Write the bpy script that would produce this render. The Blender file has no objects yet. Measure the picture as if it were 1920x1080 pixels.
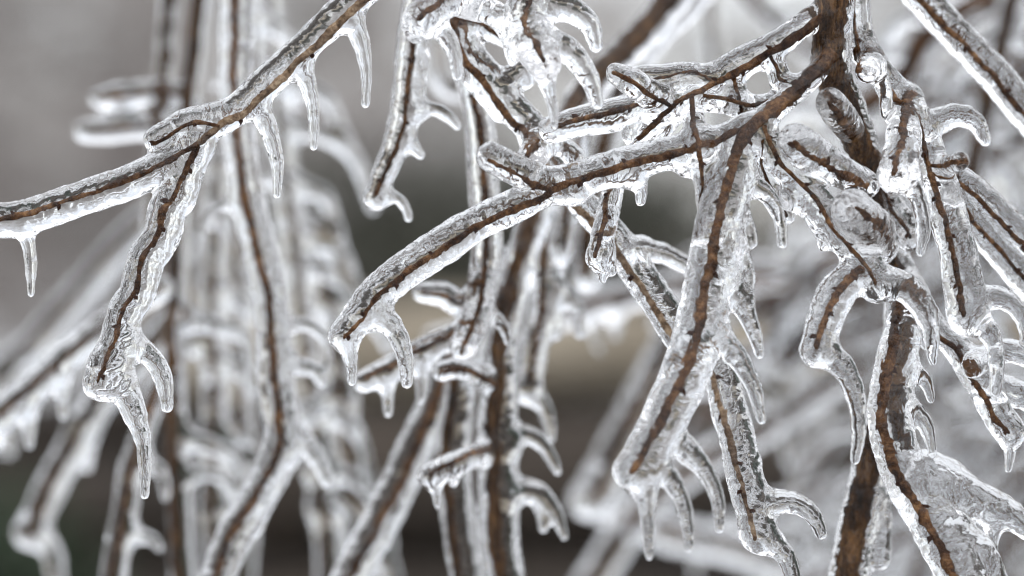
import bpy, math, random
import numpy as np
from mathutils import Vector, Matrix

# ------------------------------------------------------------------ camera, sky, sun, exposure
sc = bpy.context.scene
COL = sc.collection
H = 0.46                       # camera height above the ground (m)
FOC = 0.667                    # focus distance (m)
S = 0.125                      # mm per photo pixel on the plane of focus
cam = bpy.data.cameras.new('camera'); cam_o = bpy.data.objects.new('camera', cam); COL.objects.link(cam_o)
cam_o.location = (0, -FOC, H); cam_o.rotation_euler = (math.radians(90), 0, 0)
cam.sensor_width = 36; cam.lens = 36 * FOC / 0.240
cam.clip_start = 0.01; cam.clip_end = 2000
cam.dof.use_dof = True; cam.dof.focus_distance = FOC - 0.002; cam.dof.aperture_fstop = 4.6
cam.dof.aperture_blades = 0
sc.camera = cam_o
SUN_EL, SUN_AZ = math.radians(72), math.radians(140)
w = bpy.data.worlds.new('World'); sc.world = w; w.use_nodes = True
nt = w.node_tree; bg = nt.nodes['Background']
sky = nt.nodes.new('ShaderNodeTexSky'); sky.sky_type = 'NISHITA'; sky.sun_disc = False
sky.sun_elevation = SUN_EL; sky.sun_rotation = SUN_AZ; sky.dust_density = 0.6; sky.air_density = 1.0; sky.ozone_density = 1.0
hs = nt.nodes.new('ShaderNodeHueSaturation'); hs.inputs['Saturation'].default_value = 0.24
nt.links.new(sky.outputs[0], hs.inputs['Color']); nt.links.new(hs.outputs[0], bg.inputs['Color'])
bg.inputs['Strength'].default_value = 0.15
sl = bpy.data.lights.new('sun', 'SUN'); sl.energy = 1.4; sl.angle = math.radians(165); sl.color = (1, 0.985, 0.965)
so = bpy.data.objects.new('sun', sl); COL.objects.link(so)
d = Vector((math.sin(SUN_AZ) * math.cos(SUN_EL), math.cos(SUN_AZ) * math.cos(SUN_EL), math.sin(SUN_EL)))
so.rotation_euler = d.to_track_quat('Z', 'Y').to_euler()
so.location = (0, 0, 30)
vs = sc.view_settings; vs.view_transform = 'Standard'; vs.look = 'None'; vs.gamma = 1.0; vs.use_curve_mapping = False
vs.exposure = 0.78
cy = sc.cycles
cy.max_bounces = 16; cy.transmission_bounces = 16; cy.glossy_bounces = 8; cy.diffuse_bounces = 3
cy.transparent_max_bounces = 8; cy.caustics_reflective = True; cy.caustics_refractive = True
cy.blur_glossy = 0.3; cy.sample_clamp_indirect = 6.0
cy.use_denoising = True; cy.use_adaptive_sampling = True; cy.adaptive_threshold = 0.02; cy.filter_width = 1.1
try:
    cy.denoiser = 'OPENIMAGEDENOISE'; cy.denoising_prefilter = 'ACCURATE'; cy.denoising_input_passes = 'RGB_ALBEDO_NORMAL'
except Exception:
    pass

rng = random.Random(7)
nrng = np.random.default_rng(11)

# ------------------------------------------------------------------ materials
def mat(name):
    m = bpy.data.materials.new(name); m.use_nodes = True
    n = m.node_tree.nodes; return m, n, m.node_tree.links, n['Principled BSDF']

def ramp(n, l, fac, stops):
    r = n.new('ShaderNodeValToRGB'); e = r.color_ramp.elements
    e[0].position, e[0].color = stops[0][0], (*stops[0][1], 1)
    e[1].position, e[1].color = stops[-1][0], (*stops[-1][1], 1)
    for p, c in stops[1:-1]:
        x = e.new(p); x.color = (*c, 1)
    l.new(fac, r.inputs['Fac']); return r.outputs['Color']

def tex(n, l, kind, scale, coord='Object', detail=4, stretch=None, **kw):
    tc = n.new('ShaderNodeTexCoord'); t = n.new(kind)
    t.inputs['Scale'].default_value = scale
    if 'Detail' in t.inputs: t.inputs['Detail'].default_value = detail
    for k, v in kw.items(): t.inputs[k].default_value = v
    o = tc.outputs[coord]
    if stretch:
        mp = n.new('ShaderNodeMapping'); mp.inputs['Scale'].default_value = stretch
        l.new(o, mp.inputs['Vector']); o = mp.outputs[0]
    l.new(o, t.inputs['Vector']); return t

def bump(n, l, height, strength, dist, normal=None):
    b = n.new('ShaderNodeBump'); b.inputs['Strength'].default_value = strength; b.inputs['Distance'].default_value = dist
    l.new(height, b.inputs['Height'])
    if normal is not None: l.new(normal, b.inputs['Normal'])
    return b.outputs[0]

def ice_material(name, fine):
    m, n, l, p = mat(name)
    p.inputs['Base Color'].default_value = (0.985, 0.993, 1, 1)
    p.inputs['Transmission Weight'].default_value = 1; p.inputs['IOR'].default_value = 1.31
    p.inputs['Roughness'].default_value = 0.0
    if fine:
        a = tex(n, l, 'ShaderNodeTexNoise', 330, detail=2)
        b = tex(n, l, 'ShaderNodeTexNoise', 1150, detail=2)
        nb = bump(n, l, a.outputs['Fac'], 0.5, 0.0006)
        nb = bump(n, l, b.outputs['Fac'], 0.28, 0.00022, nb)
        l.new(nb, p.inputs['Normal'])
    return m

def bark_material(name, dark, mid, light, scale=500, stretch=None):
    m, n, l, p = mat(name)
    t = tex(n, l, 'ShaderNodeTexNoise', scale, detail=6, stretch=stretch, Roughness=0.75)
    c = ramp(n, l, t.outputs['Fac'], [(0.36, dark), (0.50, mid), (0.66, light)])
    v = tex(n, l, 'ShaderNodeTexNoise', 90, detail=2)
    mx = n.new('ShaderNodeMix'); mx.data_type = 'RGBA'; mx.blend_type = 'MULTIPLY'
    l.new(ramp(n, l, v.outputs['Fac'], [(0.38, (0.45, 0.38, 0.34)), (0.62, (1.25, 1.15, 1.0))]), mx.inputs[7]); l.new(c, mx.inputs[6]); mx.inputs[0].default_value = 1.0
    l.new(mx.outputs[2], p.inputs['Base Color']); p.inputs['Roughness'].default_value = 0.7; p.inputs['Specular IOR Level'].default_value = 0.08
    t2 = tex(n, l, 'ShaderNodeTexNoise', scale * 2.2, detail=4)
    l.new(bump(n, l, t2.outputs['Fac'], 1.0, 0.0006), p.inputs['Normal'])
    return m

ICE = ice_material('clear_ice', True)
ICE_B = ice_material('clear_ice_smooth', False)
BARK = bark_material('twig_bark', (0.022, 0.010, 0.005), (0.085, 0.041, 0.018), (0.22, 0.125, 0.062))
BARK_GREY = bark_material('grey_twig_bark', (0.06, 0.038, 0.022), (0.20, 0.14, 0.095), (0.40, 0.33, 0.25))
BARK_DARK = bark_material('branch_bark', (0.016, 0.008, 0.003), (0.065, 0.033, 0.013), (0.20, 0.11, 0.045), 900, (1, 1, 0.16))
BUD = bark_material('bud_scales', (0.018, 0.007, 0.004), (0.070, 0.025, 0.011), (0.17, 0.070, 0.03), 700)

# ------------------------------------------------------------------ helpers
def tag(o, label=None, cat=None, group=None, kind=None):
    if label: o['label'] = label
    if cat: o['category'] = cat
    if group: o['group'] = group
    if kind: o['kind'] = kind
    return o

def mesh_obj(name, V, F, material, parent=None, normals=None, smooth=True):
    me = bpy.data.meshes.new(name)
    V = np.asarray(V, dtype=np.float32)
    if isinstance(F, np.ndarray):
        k = F.shape[1]; nf = len(F)
        me.vertices.add(len(V)); me.vertices.foreach_set('co', V.ravel())
        me.loops.add(nf * k); me.loops.foreach_set('vertex_index', F.astype(np.int32).ravel())
        me.polygons.add(nf)
        me.polygons.foreach_set('loop_start', np.arange(0, nf * k, k, dtype=np.int32))
        me.update(calc_edges=True)
    else:
        me.from_pydata(V.tolist(), [], F); me.update()
    if smooth: me.polygons.foreach_set('use_smooth', np.ones(len(me.polygons), dtype=bool))
    if normals is not None: me.normals_split_custom_set_from_vertices(normals.tolist())
    me.materials.append(material)
    o = bpy.data.objects.new(name, me); COL.objects.link(o)
    if parent is not None: o.parent = parent
    return o

def P(x, y, z=0.0):            # photo pixel + depth behind the plane of focus (mm) -> mm
    f = (FOC * 1000 + z) / (FOC * 1000)
    return np.array([(x - 960) * S * f, z, (540 - y) * S * f])

def curve(pts, radii, step):   # Catmull-Rom through pts (mm), radii spread along the arc
    pts = np.asarray(pts, float); n = len(pts)
    seg = np.linalg.norm(np.diff(pts, axis=0), axis=1); cum = np.r_[0, np.cumsum(seg)]
    rr = np.asarray(radii, float)
    rk = np.interp(cum, np.linspace(0, cum[-1], len(rr)), rr) if len(rr) != n else rr
    out, ro = [], []
    for i in range(n - 1):
        p0 = pts[max(i - 1, 0)]; p1 = pts[i]; p2 = pts[i + 1]; p3 = pts[min(i + 2, n - 1)]
        m = max(1, int(math.ceil(seg[i] / step)))
        for j in range(m):
            t = j / m
            out.append(0.5 * (2 * p1 + (p2 - p0) * t + (2 * p0 - 5 * p1 + 4 * p2 - p3) * t * t + (3 * p1 - p0 - 3 * p2 + p3) * t ** 3))
            ro.append(rk[i] * (1 - t) + rk[i + 1] * t)
    out.append(pts[-1]); ro.append(rk[-1])
    return np.array(out), np.array(ro)

def hash3(i, j, k, seed):
    h = (i.astype(np.uint32) * np.uint32(374761393) + j.astype(np.uint32) * np.uint32(668265263)
         + k.astype(np.uint32) * np.uint32(2147483647) + np.uint32(seed * 974711 % 4294967296))
    h = (h ^ (h >> np.uint32(13))) * np.uint32(1274126177)
    h = h ^ (h >> np.uint32(16))
    return h.astype(np.float32) / 4294967295.0 * 2 - 1

def noise3(p, seed):           # vectorised value noise, -1..1
    q = np.floor(p); f = (p - q).astype(np.float32); q = q.astype(np.int64)
    f = f * f * f * (f * (f * 6 - 15) + 10)
    r = 0
    for a in (0, 1):
        for b in (0, 1):
            for c in (0, 1):
                wgt = (f[:, 0] if a else 1 - f[:, 0]) * (f[:, 1] if b else 1 - f[:, 1]) * (f[:, 2] if c else 1 - f[:, 2])
                r = r + wgt * hash3(q[:, 0] + a, q[:, 1] + b, q[:, 2] + c, seed)
    return r

def vnormals(V, Q):
    a, b, c, e = V[Q[:, 0]], V[Q[:, 1]], V[Q[:, 2]], V[Q[:, 3]]
    fn = np.cross(c - a, e - b)
    N = np.zeros_like(V)
    for k in range(4):
        for ax in range(3):
            N[:, ax] += np.bincount(Q[:, k], weights=fn[:, ax], minlength=len(V))
    L = np.linalg.norm(N, axis=1, keepdims=True); L[L == 0] = 1
    return N / L

def surface_nets(F, o, h):
    inside = F < 0
    nx, ny, nz = F.shape
    cnt = np.zeros((nx - 1, ny - 1, nz - 1), np.uint8)
    for a in (0, 1):
        for b in (0, 1):
            for c in (0, 1):
                cnt += inside[a:nx - 1 + a, b:ny - 1 + b, c:nz - 1 + c]
    ci, cj, ck = np.nonzero((cnt > 0) & (cnt < 8))
    idx = np.full(cnt.shape, -1, np.int32); idx[ci, cj, ck] = np.arange(len(ci), dtype=np.int32)
    corner = {}
    for a in (0, 1):
        for b in (0, 1):
            for c in (0, 1):
                corner[(a, b, c)] = F[ci + a, cj + b, ck + c]
    acc = np.zeros((len(ci), 3)); num = np.zeros(len(ci))
    for (p, v0) in corner.items():
        for ax in range(3):
            if p[ax]: continue
            q = list(p); q[ax] = 1; v1 = corner[tuple(q)]
            m = (v0 < 0) != (v1 < 0)
            t = np.where(m, v0 / np.where(m, v0 - v1, 1), 0)
            pos = np.array(p, float)[None, :].repeat(len(ci), 0); pos[:, ax] = t
            acc += pos * m[:, None]; num += m
    V = (np.stack([ci, cj, ck], 1) + acc / num[:, None]) * h + o
    quads = []
    for ax in range(3):
        s0 = [slice(1, -1)] * 3; s1 = [slice(1, -1)] * 3
        s0[ax] = slice(0, F.shape[ax] - 1); s1[ax] = slice(1, F.shape[ax])
        A = inside[tuple(s0)]; B = inside[tuple(s1)]
        e = np.stack(np.nonzero(A != B), 1)
        if not len(e): continue
        flip = A[e[:, 0], e[:, 1], e[:, 2]]
        off = np.array([1, 1, 1]); off[ax] = 0
        e = e + off
        u, v = (ax + 1) % 3, (ax + 2) % 3
        def cell(du, dv):
            c = e.copy(); c[:, u] += du; c[:, v] += dv
            return idx[c[:, 0], c[:, 1], c[:, 2]]
        q = np.stack([cell(-1, -1), cell(0, -1), cell(0, 0), cell(-1, 0)], 1)
        q[~flip] = q[~flip][:, ::-1]
        quads.append(q)
    return V, np.concatenate(quads), (ci, cj, ck)

def build_ice(chains, vox, k, seed, ripple):
    """chains: list of (points mm, radii mm). Returns V, quads, vertex chain id, normals: one skin round all chains."""
    pad = 3.0
    lo = np.min([c[0].min(0) - c[1].max() for c in chains], 0) - pad
    hi = np.max([c[0].max(0) + c[1].max() for c in chains], 0) + pad
    n = np.ceil((hi - lo) / vox).astype(int) + 2
    BIG = 9.0
    F = np.full(n, BIG, np.float32); ID = np.full(n, -1, np.int16)
    ax = [(lo[a] + np.arange(n[a]) * vox).astype(np.float32) for a in range(3)]
    def sl(a, b, m):
        s = []
        for t in range(3):
            i0 = max(0, int((min(a[t], b[t]) - m - lo[t]) / vox)); i1 = min(n[t], int((max(a[t], b[t]) + m - lo[t]) / vox) + 2)
            s.append(slice(i0, i1))
        return tuple(s)
    for ci, (p, r) in enumerate(chains):
        mg = r.max() + k + 0.8
        box = sl(p.min(0), p.max(0), mg)
        G = np.full([s.stop - s.start for s in box], BIG, np.float32)
        for i in range(len(p) - 1):
            a, b, ra, rb = p[i], p[i + 1], r[i], r[i + 1]
            q = sl(a, b, max(ra, rb) + k + 0.8)
            X = ax[0][q[0]][:, None, None] - a[0]; Y = ax[1][q[1]][None, :, None] - a[1]; Z = ax[2][q[2]][None, None, :] - a[2]
            ab = (b - a).astype(np.float32); L2 = float(ab @ ab) + 1e-9
            t = np.clip((X * ab[0] + Y * ab[1] + Z * ab[2]) / L2, 0, 1)
            dd = np.sqrt((X - t * ab[0]) ** 2 + (Y - t * ab[1]) ** 2 + (Z - t * ab[2]) ** 2) - (ra + t * (rb - ra))
            g = tuple(slice(q[m].start - box[m].start, q[m].stop - box[m].start) for m in range(3))
            np.minimum(G[g], dd, out=G[g])
        f = F[box]; idb = ID[box]
        idb[G < f] = ci
        hh = np.clip(0.5 + 0.5 * (f - G) / k, 0, 1)
        F[box] = f * (1 - hh) + G * hh - k * hh * (1 - hh)
    V, Q, (ci, cj, ck) = surface_nets(F, lo, vox)
    vid = ID[ci, cj, ck].astype(np.int32)
    vid[vid < 0] = 0
    del F, ID
    # one relaxation step, then the ripples of frozen run-off
    for _ in range(2):
        acc = np.zeros_like(V); num = np.zeros(len(V))
        for a in range(4):
            i, j = Q[:, a], Q[:, (a + 1) % 4]
            for t in range(3):
                acc[:, t] += np.bincount(i, weights=V[j, t], minlength=len(V)) + np.bincount(j, weights=V[i, t], minlength=len(V))
            num += np.bincount(i, minlength=len(V)) + np.bincount(j, minlength=len(V))
        V = 0.5 * V + 0.5 * acc / num[:, None]
    if ripple:
        rmean = np.array([c[1].mean() for c in chains])[vid]
        amp = np.clip(rmean / 4.2, 0.28, 1.15) * ripple
        N = vnormals(V, Q)
        dsp = 0.62 * noise3(V / 7.5, seed) + 0.34 * noise3(V / 3.1, seed + 1)
        wig = noise3(V / 2.2 + 0.9 * noise3(V / 2.9, seed + 5)[:, None], seed + 2)
        dsp += 0.27 * (1 - 2 * np.abs(wig)) + 0.05 * noise3(V / 1.1, seed + 3)
        V = V + N * (dsp * amp)[:, None]
    N = vnormals(V, Q)
    return V, Q, vid, N

def tube(p, r, sides, seed, rough=0.12, knob=None):
    n = len(p); T = np.gradient(p, axis=0); T /= np.linalg.norm(T, axis=1, keepdims=True) + 1e-9
    up = np.array([0.3, 0.9, 0.2]); V = []
    u = np.cross(T[0], up); u /= np.linalg.norm(u)
    rs = random.Random(seed)
    for i in range(n):
        u = u - T[i] * (u @ T[i]); u /= np.linalg.norm(u) + 1e-9
        v = np.cross(T[i], u)
        for s in range(sides):
            a = 2 * math.pi * s / sides
            V.append(p[i] + (u * math.cos(a) + v * math.sin(a)) * r[i] * (1 + rs.uniform(-rough, rough)))
    F = [(i * sides + s, i * sides + (s + 1) % sides, (i + 1) * sides + (s + 1) % sides, (i + 1) * sides + s) for i in range(n - 1) for s in range(sides)]
    F.append(tuple(range(sides - 1, -1, -1))); F.append(tuple(range((n - 1) * sides, n * sides)))
    return np.array(V), F

def bud_mesh():                # pointed winter bud, long axis +Z, about 1 unit tall
    prof = [(0.0, 0.20), (0.15, 0.36), (0.4, 0.42), (0.68, 0.27), (0.9, 0.09)]
    V, F = [], []
    for zi, (z, r) in enumerate(prof):
        for s in range(6):
            a = 2 * math.pi * (s + 0.5 * (zi % 2)) / 6; V.append((r * math.cos(a), r * math.sin(a), z))
    V.append((0.06, 0, 1.08)); V.append((0, 0, -0.05))
    for z in range(len(prof) - 1):
        for s in range(6): F.append((z * 6 + s, z * 6 + (s + 1) % 6, (z + 1) * 6 + (s + 1) % 6, (z + 1) * 6 + s))
    t = (len(prof) - 1) * 6
    for s in range(6):
        F.append((t + s, t + (s + 1) % 6, 30)); F.append(((s + 1) % 6, s, 31))
    me = bpy.data.meshes.new('bud'); me.from_pydata(V, [], F); me.update()
    me.polygons.foreach_set('use_smooth', [True] * len(me.polygons)); me.materials.append(BUD)
    return me
BUD_ME = bud_mesh()

SEED = [100]
def icy(name, label, depth, twigs, vox=0.42, k=2.6, ripple=0.5, group=None, ice=None, bark=None, cat='branch'):
    """One ice-coated branch. twigs: list of dicts
       p: [(px,py[,depth mm])], r: bark radii px, ice: ice radii px, off: ice centre offset px, buds: spacing px (0 none),
       ic: [(pts, radii px)] icicles, b: bark material"""
    SEED[0] += 17; seed = SEED[0]; rs = random.Random(seed)
    ice = ice or ICE
    def pt(q): return P(q[0], q[1], q[2] if len(q) > 2 else depth)
    def fs(q): return S * (FOC * 1000 + (q[2] if len(q) > 2 else depth)) / (FOC * 1000)
    def grow(p, a, b):          # carry a branch that leaves the frame on beyond it
        a = a + (depth,) if len(a) < 3 else a; b = b + (depth,) if len(b) < 3 else b
        L = math.hypot(a[0] - b[0], a[1] - b[1]); u = ((a[0] - b[0]) / L, (a[1] - b[1]) / L)
        return [(a[0] + u[0] * e + rs.uniform(-12, 12), a[1] + u[1] * e, a[2]) for e in (130, 300)]
    for t in twigs:
        n0 = len(t['p']); off = lambda q: q[1] < -80 or q[1] > 1150 or q[0] < -80 or q[0] > 1950
        pre = grow(t['p'], t['p'][0], t['p'][1])[::-1] if off(t['p'][0]) else []
        post = grow(t['p'], t['p'][-1], t['p'][-2]) if off(t['p'][-1]) else []
        for key in ('r', 'ice'):
            if t.get(key):
                v = t[key]; v = list(np.interp(np.linspace(0, 1, n0), np.linspace(0, 1, len(v)), v))
                t[key] = [v[0]] * len(pre) + v + [v[-1]] * len(post)
        t['p'] = pre + list(t['p']) + post
    base = pt(twigs[0]['p'][0])
    root = bpy.data.objects.new(name, None); COL.objects.link(root)
    root.empty_display_size = 0.005
    root.location = (base[0] / 1000, base[1] / 1000, base[2] / 1000 + H)
    tag(root, label, cat, group)
    loc = lambda V: (np.asarray(V) - base) / 1000.0
    chains, owner, coats = [], [], {}
    for ti, t in enumerate(twigs):
        pts = [pt(q) for q in t['p']]; sc_ = fs(t['p'][len(t['p']) // 2])
        if t.get('r'):
            c, r = curve(pts, np.array(t['r']) * sc_ * (0.80 if max(t['r']) < 18 else 0.93), 0.9 if vox < 0.6 else 2.0)
            jit = np.stack([noise3(c / 5.0 + 31 * a, seed + ti) for a in range(3)], 1) * 0.32 + np.stack([noise3(c / 1.7 + 17 * a, seed + ti + 3) for a in range(3)], 1) * 0.10
            c = c + jit * np.clip(np.arange(len(c)) / 6.0, 0, 1)[:, None]
            sw = 1 + 0.14 * noise3(c / 2.6, seed + ti + 9) + 0.45 * np.clip(noise3(c / 3.4, seed + ti + 12) - 0.35, 0, 1)
            rr = r * sw
            rr[-1] *= 0.55
            sides = 10 if vox < 0.6 else 7
            V, F = tube(c, rr, sides, seed + ti)
            tw = mesh_obj('stem' if name == 'iced_branch' and ti == 0 else 'twig', loc(V), F, t.get('b') or bark or BARK, root)
            if t.get('buds'):
                L = np.r_[0, np.cumsum(np.linalg.norm(np.diff(c, axis=0), axis=1))]
                s = t['buds'] * sc_ * rs.uniform(0.4, 0.9); side = 1
                while s < L[-1] - 0.3:
                    i = int(np.searchsorted(L, s)); i = min(max(i, 1), len(c) - 2)
                    T = Vector(c[i + 1] - c[i - 1]).normalized()
                    n0 = T.cross(Vector((0, 1, 0))); n0 = n0.normalized() if n0.length > 0.1 else Vector((1, 0, 0))
                    n1 = T.cross(n0)
                    a = rs.uniform(-0.7, 0.7)
                    dirv = (n0 * side * math.cos(a) + n1 * math.sin(a)) * 0.8 + T * 0.75
                    bo = bpy.data.objects.new('bud', BUD_ME); COL.objects.link(bo); bo.parent = tw
                    sz = rs.uniform(1.0, 1.9) * min(1.15, 0.55 + r[i] / 1.6)
                    pos = (Vector(c[i]) - Vector(base)) / 1000 + (n0 * side * math.cos(a) + n1 * math.sin(a)) * r[i] * 0.45 / 1000
                    bo.matrix_local = Matrix.LocRotScale(pos, dirv.to_track_quat('Z', 'Y'), Vector((sz * rs.uniform(0.75, 1.05), sz * rs.uniform(0.75, 1.05), sz)) / 1000)
                    side = -side; s += t['buds'] * sc_ * rs.uniform(0.6, 2.0)
        if t.get('ice'):
            ox, oy = t.get('off', (0, 0))
            pi = [pt((q[0] + ox, q[1] + oy) + tuple(q[2:])) for q in t['p']]
            c, r = curve(pi, np.array(t['ice']) * sc_, 1.6)
            chains.append((c, r)); owner.append((ti, None))
        for j, (ip, ir) in enumerate(t.get('ic', ())):
            f = fs(ip[0]); c, r = curve([pt(q) for q in ip], np.array(ir) * f, 1.2)
            if len(ip) > 2 or True:
                r = r * (1 + 0.07 * noise3(c / 1.5, seed + 41 + j))
            chains.append((c, r)); owner.append((ti, j))
    V, Q, vid, N = build_ice(chains, vox, k, seed, ripple)
    fid = np.sort(vid[Q], axis=1)[:, 1]
    Vl = loc(V)
    order = sorted(range(len(chains)), key=lambda c: owner[c][1] is not None)
    for c in order:
        q = Q[fid == c]
        if not len(q): continue
        u, inv = np.unique(q, return_inverse=True)
        ti, j = owner[c]
        par = root if j is None else coats.get(ti, root)
        o = mesh_obj('ice_coat' if j is None else 'icicle', Vl[u], inv.reshape(q.shape), ice, par, normals=N[u])
        if j is None: coats[ti] = o
    return root

# ------------------------------------------------------------------ the setting
def ground():
    m, n, l, p = mat('leaf_litter_and_snow')
    t = tex(n, l, 'ShaderNodeTexNoise', 1.3, detail=8, Roughness=0.7)
    c = ramp(n, l, t.outputs['Fac'], [(0.37, (0.022, 0.020, 0.013)), (0.44, (0.24, 0.22, 0.195)), (0.51, (0.62, 0.63, 0.64))])
    l.new(c, p.inputs['Base Color']); p.inputs['Roughness'].default_value = 0.9
    t2 = tex(n, l, 'ShaderNodeTexNoise', 40, detail=5); l.new(bump(n, l, t2.outputs['Fac'], 0.8, 0.02), p.inputs['Normal'])
    N = 70; g = np.sign(np.linspace(-1, 1, N)) * np.abs(np.linspace(-1, 1, N)) ** 3 * 900
    X, Y = np.meshgrid(g, g, indexing='ij')
    R = np.hypot(X, Y)
    q = np.stack([X.ravel(), Y.ravel(), np.zeros(X.size)], 1)
    Z = 0.05 * noise3(q / 2.3, 3) * np.clip(R.ravel() / 2, 0.2, 1) + np.clip((R.ravel() - 60) / 800, 0, 1) * 6
    V = np.stack([X.ravel(), Y.ravel(), Z], 1)
    a = (np.arange(N - 1)[:, None] * N + np.arange(N - 1)[None, :]).ravel()
    F = np.stack([a, a + N, a + N + 1, a + 1], 1)
    tag(mesh_obj('ground', V, F, m), kind='structure')
ground()

def far_wood():
    m, n, l, p = mat('iced_wood_bark')
    t = tex(n, l, 'ShaderNodeTexNoise', 0.6, detail=3)
    c = ramp(n, l, t.outputs['Fac'], [(0.3, (0.24, 0.20, 0.185)), (0.5, (0.38, 0.35, 0.33)), (0.7, (0.53, 0.52, 0.505))])
    l.new(c, p.inputs['Base Color']); p.inputs['Roughness'].default_value = 0.7
    rs = random.Random(5); V, F = [], []
    def stick(a, b, r0, r1, sides=4):
        a = np.array(a); b = np.array(b); T = (b - a) / (np.linalg.norm(b - a) + 1e-9)
        u = np.cross(T, (0.2, 0.3, 0.93) if abs(T[2]) < 0.8 else (1, 0, 0)); u /= np.linalg.norm(u); v = np.cross(T, u); k = len(V)
        for c_, r in ((a, r0), (b, r1)):
            for s in range(sides):
                an = 2 * math.pi * s / sides; V.append(c_ + (u * math.cos(an) + v * math.sin(an)) * r)
        for s in range(sides): F.append((k + s, k + (s + 1) % sides, k + sides + (s + 1) % sides, k + sides + s))
    for i in range(310):
        an = rs.uniform(0, 2 * math.pi); R = 17 + 26 * rs.random() ** 1.2
        x, y = R * math.cos(an), R * math.sin(an); h = rs.uniform(5, 9.5); tr = rs.uniform(0.06, 0.17)
        lean = (rs.uniform(-.4, .4), rs.uniform(-.4, .4))
        stick((x, y, -0.3), (x + lean[0], y + lean[1], h), tr, 0.02, 6)
        for b in range(34):
            f = rs.uniform(0.03, 0.95); z = h * f; L = rs.uniform(0.8, 2.4) * (1.1 - f * 0.5); a2 = rs.uniform(0, 6.283)
            s0 = (x + lean[0] * f, y + lean[1] * f, z)
            e = (s0[0] + L * math.cos(a2), s0[1] + L * math.sin(a2), z + L * rs.uniform(-0.5, 0.9))
            stick(s0, e, 0.05, 0.025)
            for c_ in range(3):
                g = rs.uniform(0.3, 1); s1 = [s0[q] + (e[q] - s0[q]) * g for q in range(3)]
                stick(s1, (s1[0] + rs.uniform(-.8, .8), s1[1] + rs.uniform(-.8, .8), s1[2] + rs.uniform(-.9, .3)), 0.035, 0.02, 3)
    o = mesh_obj('far_wood', V, F, m, smooth=False)
    tag(o, 'pale grey ice-laden wood, out of focus beyond the twigs', 'wood', kind='stuff')
far_wood()

def log_material(name, dark, light):
    m, n, l, p = mat(name)
    t = tex(n, l, 'ShaderNodeTexNoise', 16, detail=6, stretch=(0.25, 1, 1))
    l.new(ramp(n, l, t.outputs['Fac'], [(0.32, dark), (0.68, light)]), p.inputs['Base Color']); p.inputs['Roughness'].default_value = 0.85
    l.new(bump(n, l, t.outputs['Fac'], 0.9, 0.02), p.inputs['Normal']); return m
LOG_TAN = log_material('weathered_log_bark', (0.17, 0.14, 0.10), (0.42, 0.365, 0.28))
LOG_BROWN = log_material('wet_shaded_log_bark', (0.014, 0.010, 0.007), (0.065, 0.049, 0.036))  # wet brown bark, colour darkened further to stand for shade within the stack
LOG_END, _n, _l, _p = mat('sawn_wood'); _p.inputs['Base Color'].default_value = (0.30, 0.21, 0.13, 1); _p.inputs['Roughness'].default_value = 0.8

def log(label, a, b, r, m, seed):
    a = np.array(a, float); b = np.array(b, float); L = np.linalg.norm(b - a)
    root = bpy.data.objects.new('log', None); COL.objects.link(root); root.location = a
    tag(root, label, 'log', 'stacked logs')
    n = 28; tt = np.linspace(0, 1, n)[:, None]; c = a + (b - a) * tt - a
    c[:, 2] += 0.005 * np.sin(tt[:, 0] * 5 + seed); sides = 20; T = (b - a) / L
    u = np.cross(T, (0, 0, 1)); u /= np.linalg.norm(u); v = np.cross(T, u); V = []
    for i in range(n):
        for s in range(sides):
            an = 2 * math.pi * s / sides; V.append(c[i] + (u * math.cos(an) + v * math.sin(an)) * r)
    V = np.array(V); ctr = np.repeat(c, sides, 0)
    V = ctr + (V - ctr) * (1 + 0.10 * noise3(V / 0.09, seed) + 0.05 * noise3(V / 0.03, seed + 1))[:, None]
    F = [(i * sides + s, i * sides + (s + 1) % sides, (i + 1) * sides + (s + 1) % sides, (i + 1) * sides + s) for i in range(n - 1) for s in range(sides)]
    mesh_obj('bark', V, F, m, root)
    for e in (0, n - 1):
        ring = V[e * sides:(e + 1) * sides]; q = [tuple(range(sides))] if e else [tuple(range(sides - 1, -1, -1))]
        mesh_obj('sawn_end', ring, q, LOG_END, root, smooth=False)
def wp(x, y, Y): p = P(x, y, Y * 1000) / 1000; return (p[0], p[1], p[2] + H)
log('pale weathered log on top of the stack behind the twigs', wp(300, 670, 1.5), wp(2500, 620, 1.72), 0.036, LOG_TAN, 1)
log('brown log along the left edge of the stack, above the sloping log', wp(-800, 880, 1.5), wp(620, 760, 1.62), 0.034, LOG_BROWN, 9)
log('brown log sloping behind the lower left icicle', wp(-700, 1010, 1.35), wp(1150, 830, 1.55), 0.027, LOG_BROWN, 2)
log('shade-darkened wet log under the pale top log', wp(520, 880, 1.5), wp(2300, 850, 1.66), 0.050, LOG_BROWN, 3)
log('shade-darkened wet log lowest in the stack at the centre', wp(-500, 1200, 1.42), wp(2200, 1180, 1.60), 0.055, LOG_BROWN, 4)
log('dark log at the back of the stack', wp(-900, 1080, 1.62), wp(2300, 1010, 1.75), 0.050, LOG_BROWN, 5)
log('dark log on the ground under the stack', (-0.75, 1.50, 0.07), (0.75, 1.62, 0.07), 0.075, LOG_BROWN, 6)
log('dark log on the ground in front of the stack', (-0.8, 1.36, 0.06), (0.6, 1.46, 0.06), 0.065, LOG_BROWN, 7)

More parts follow.
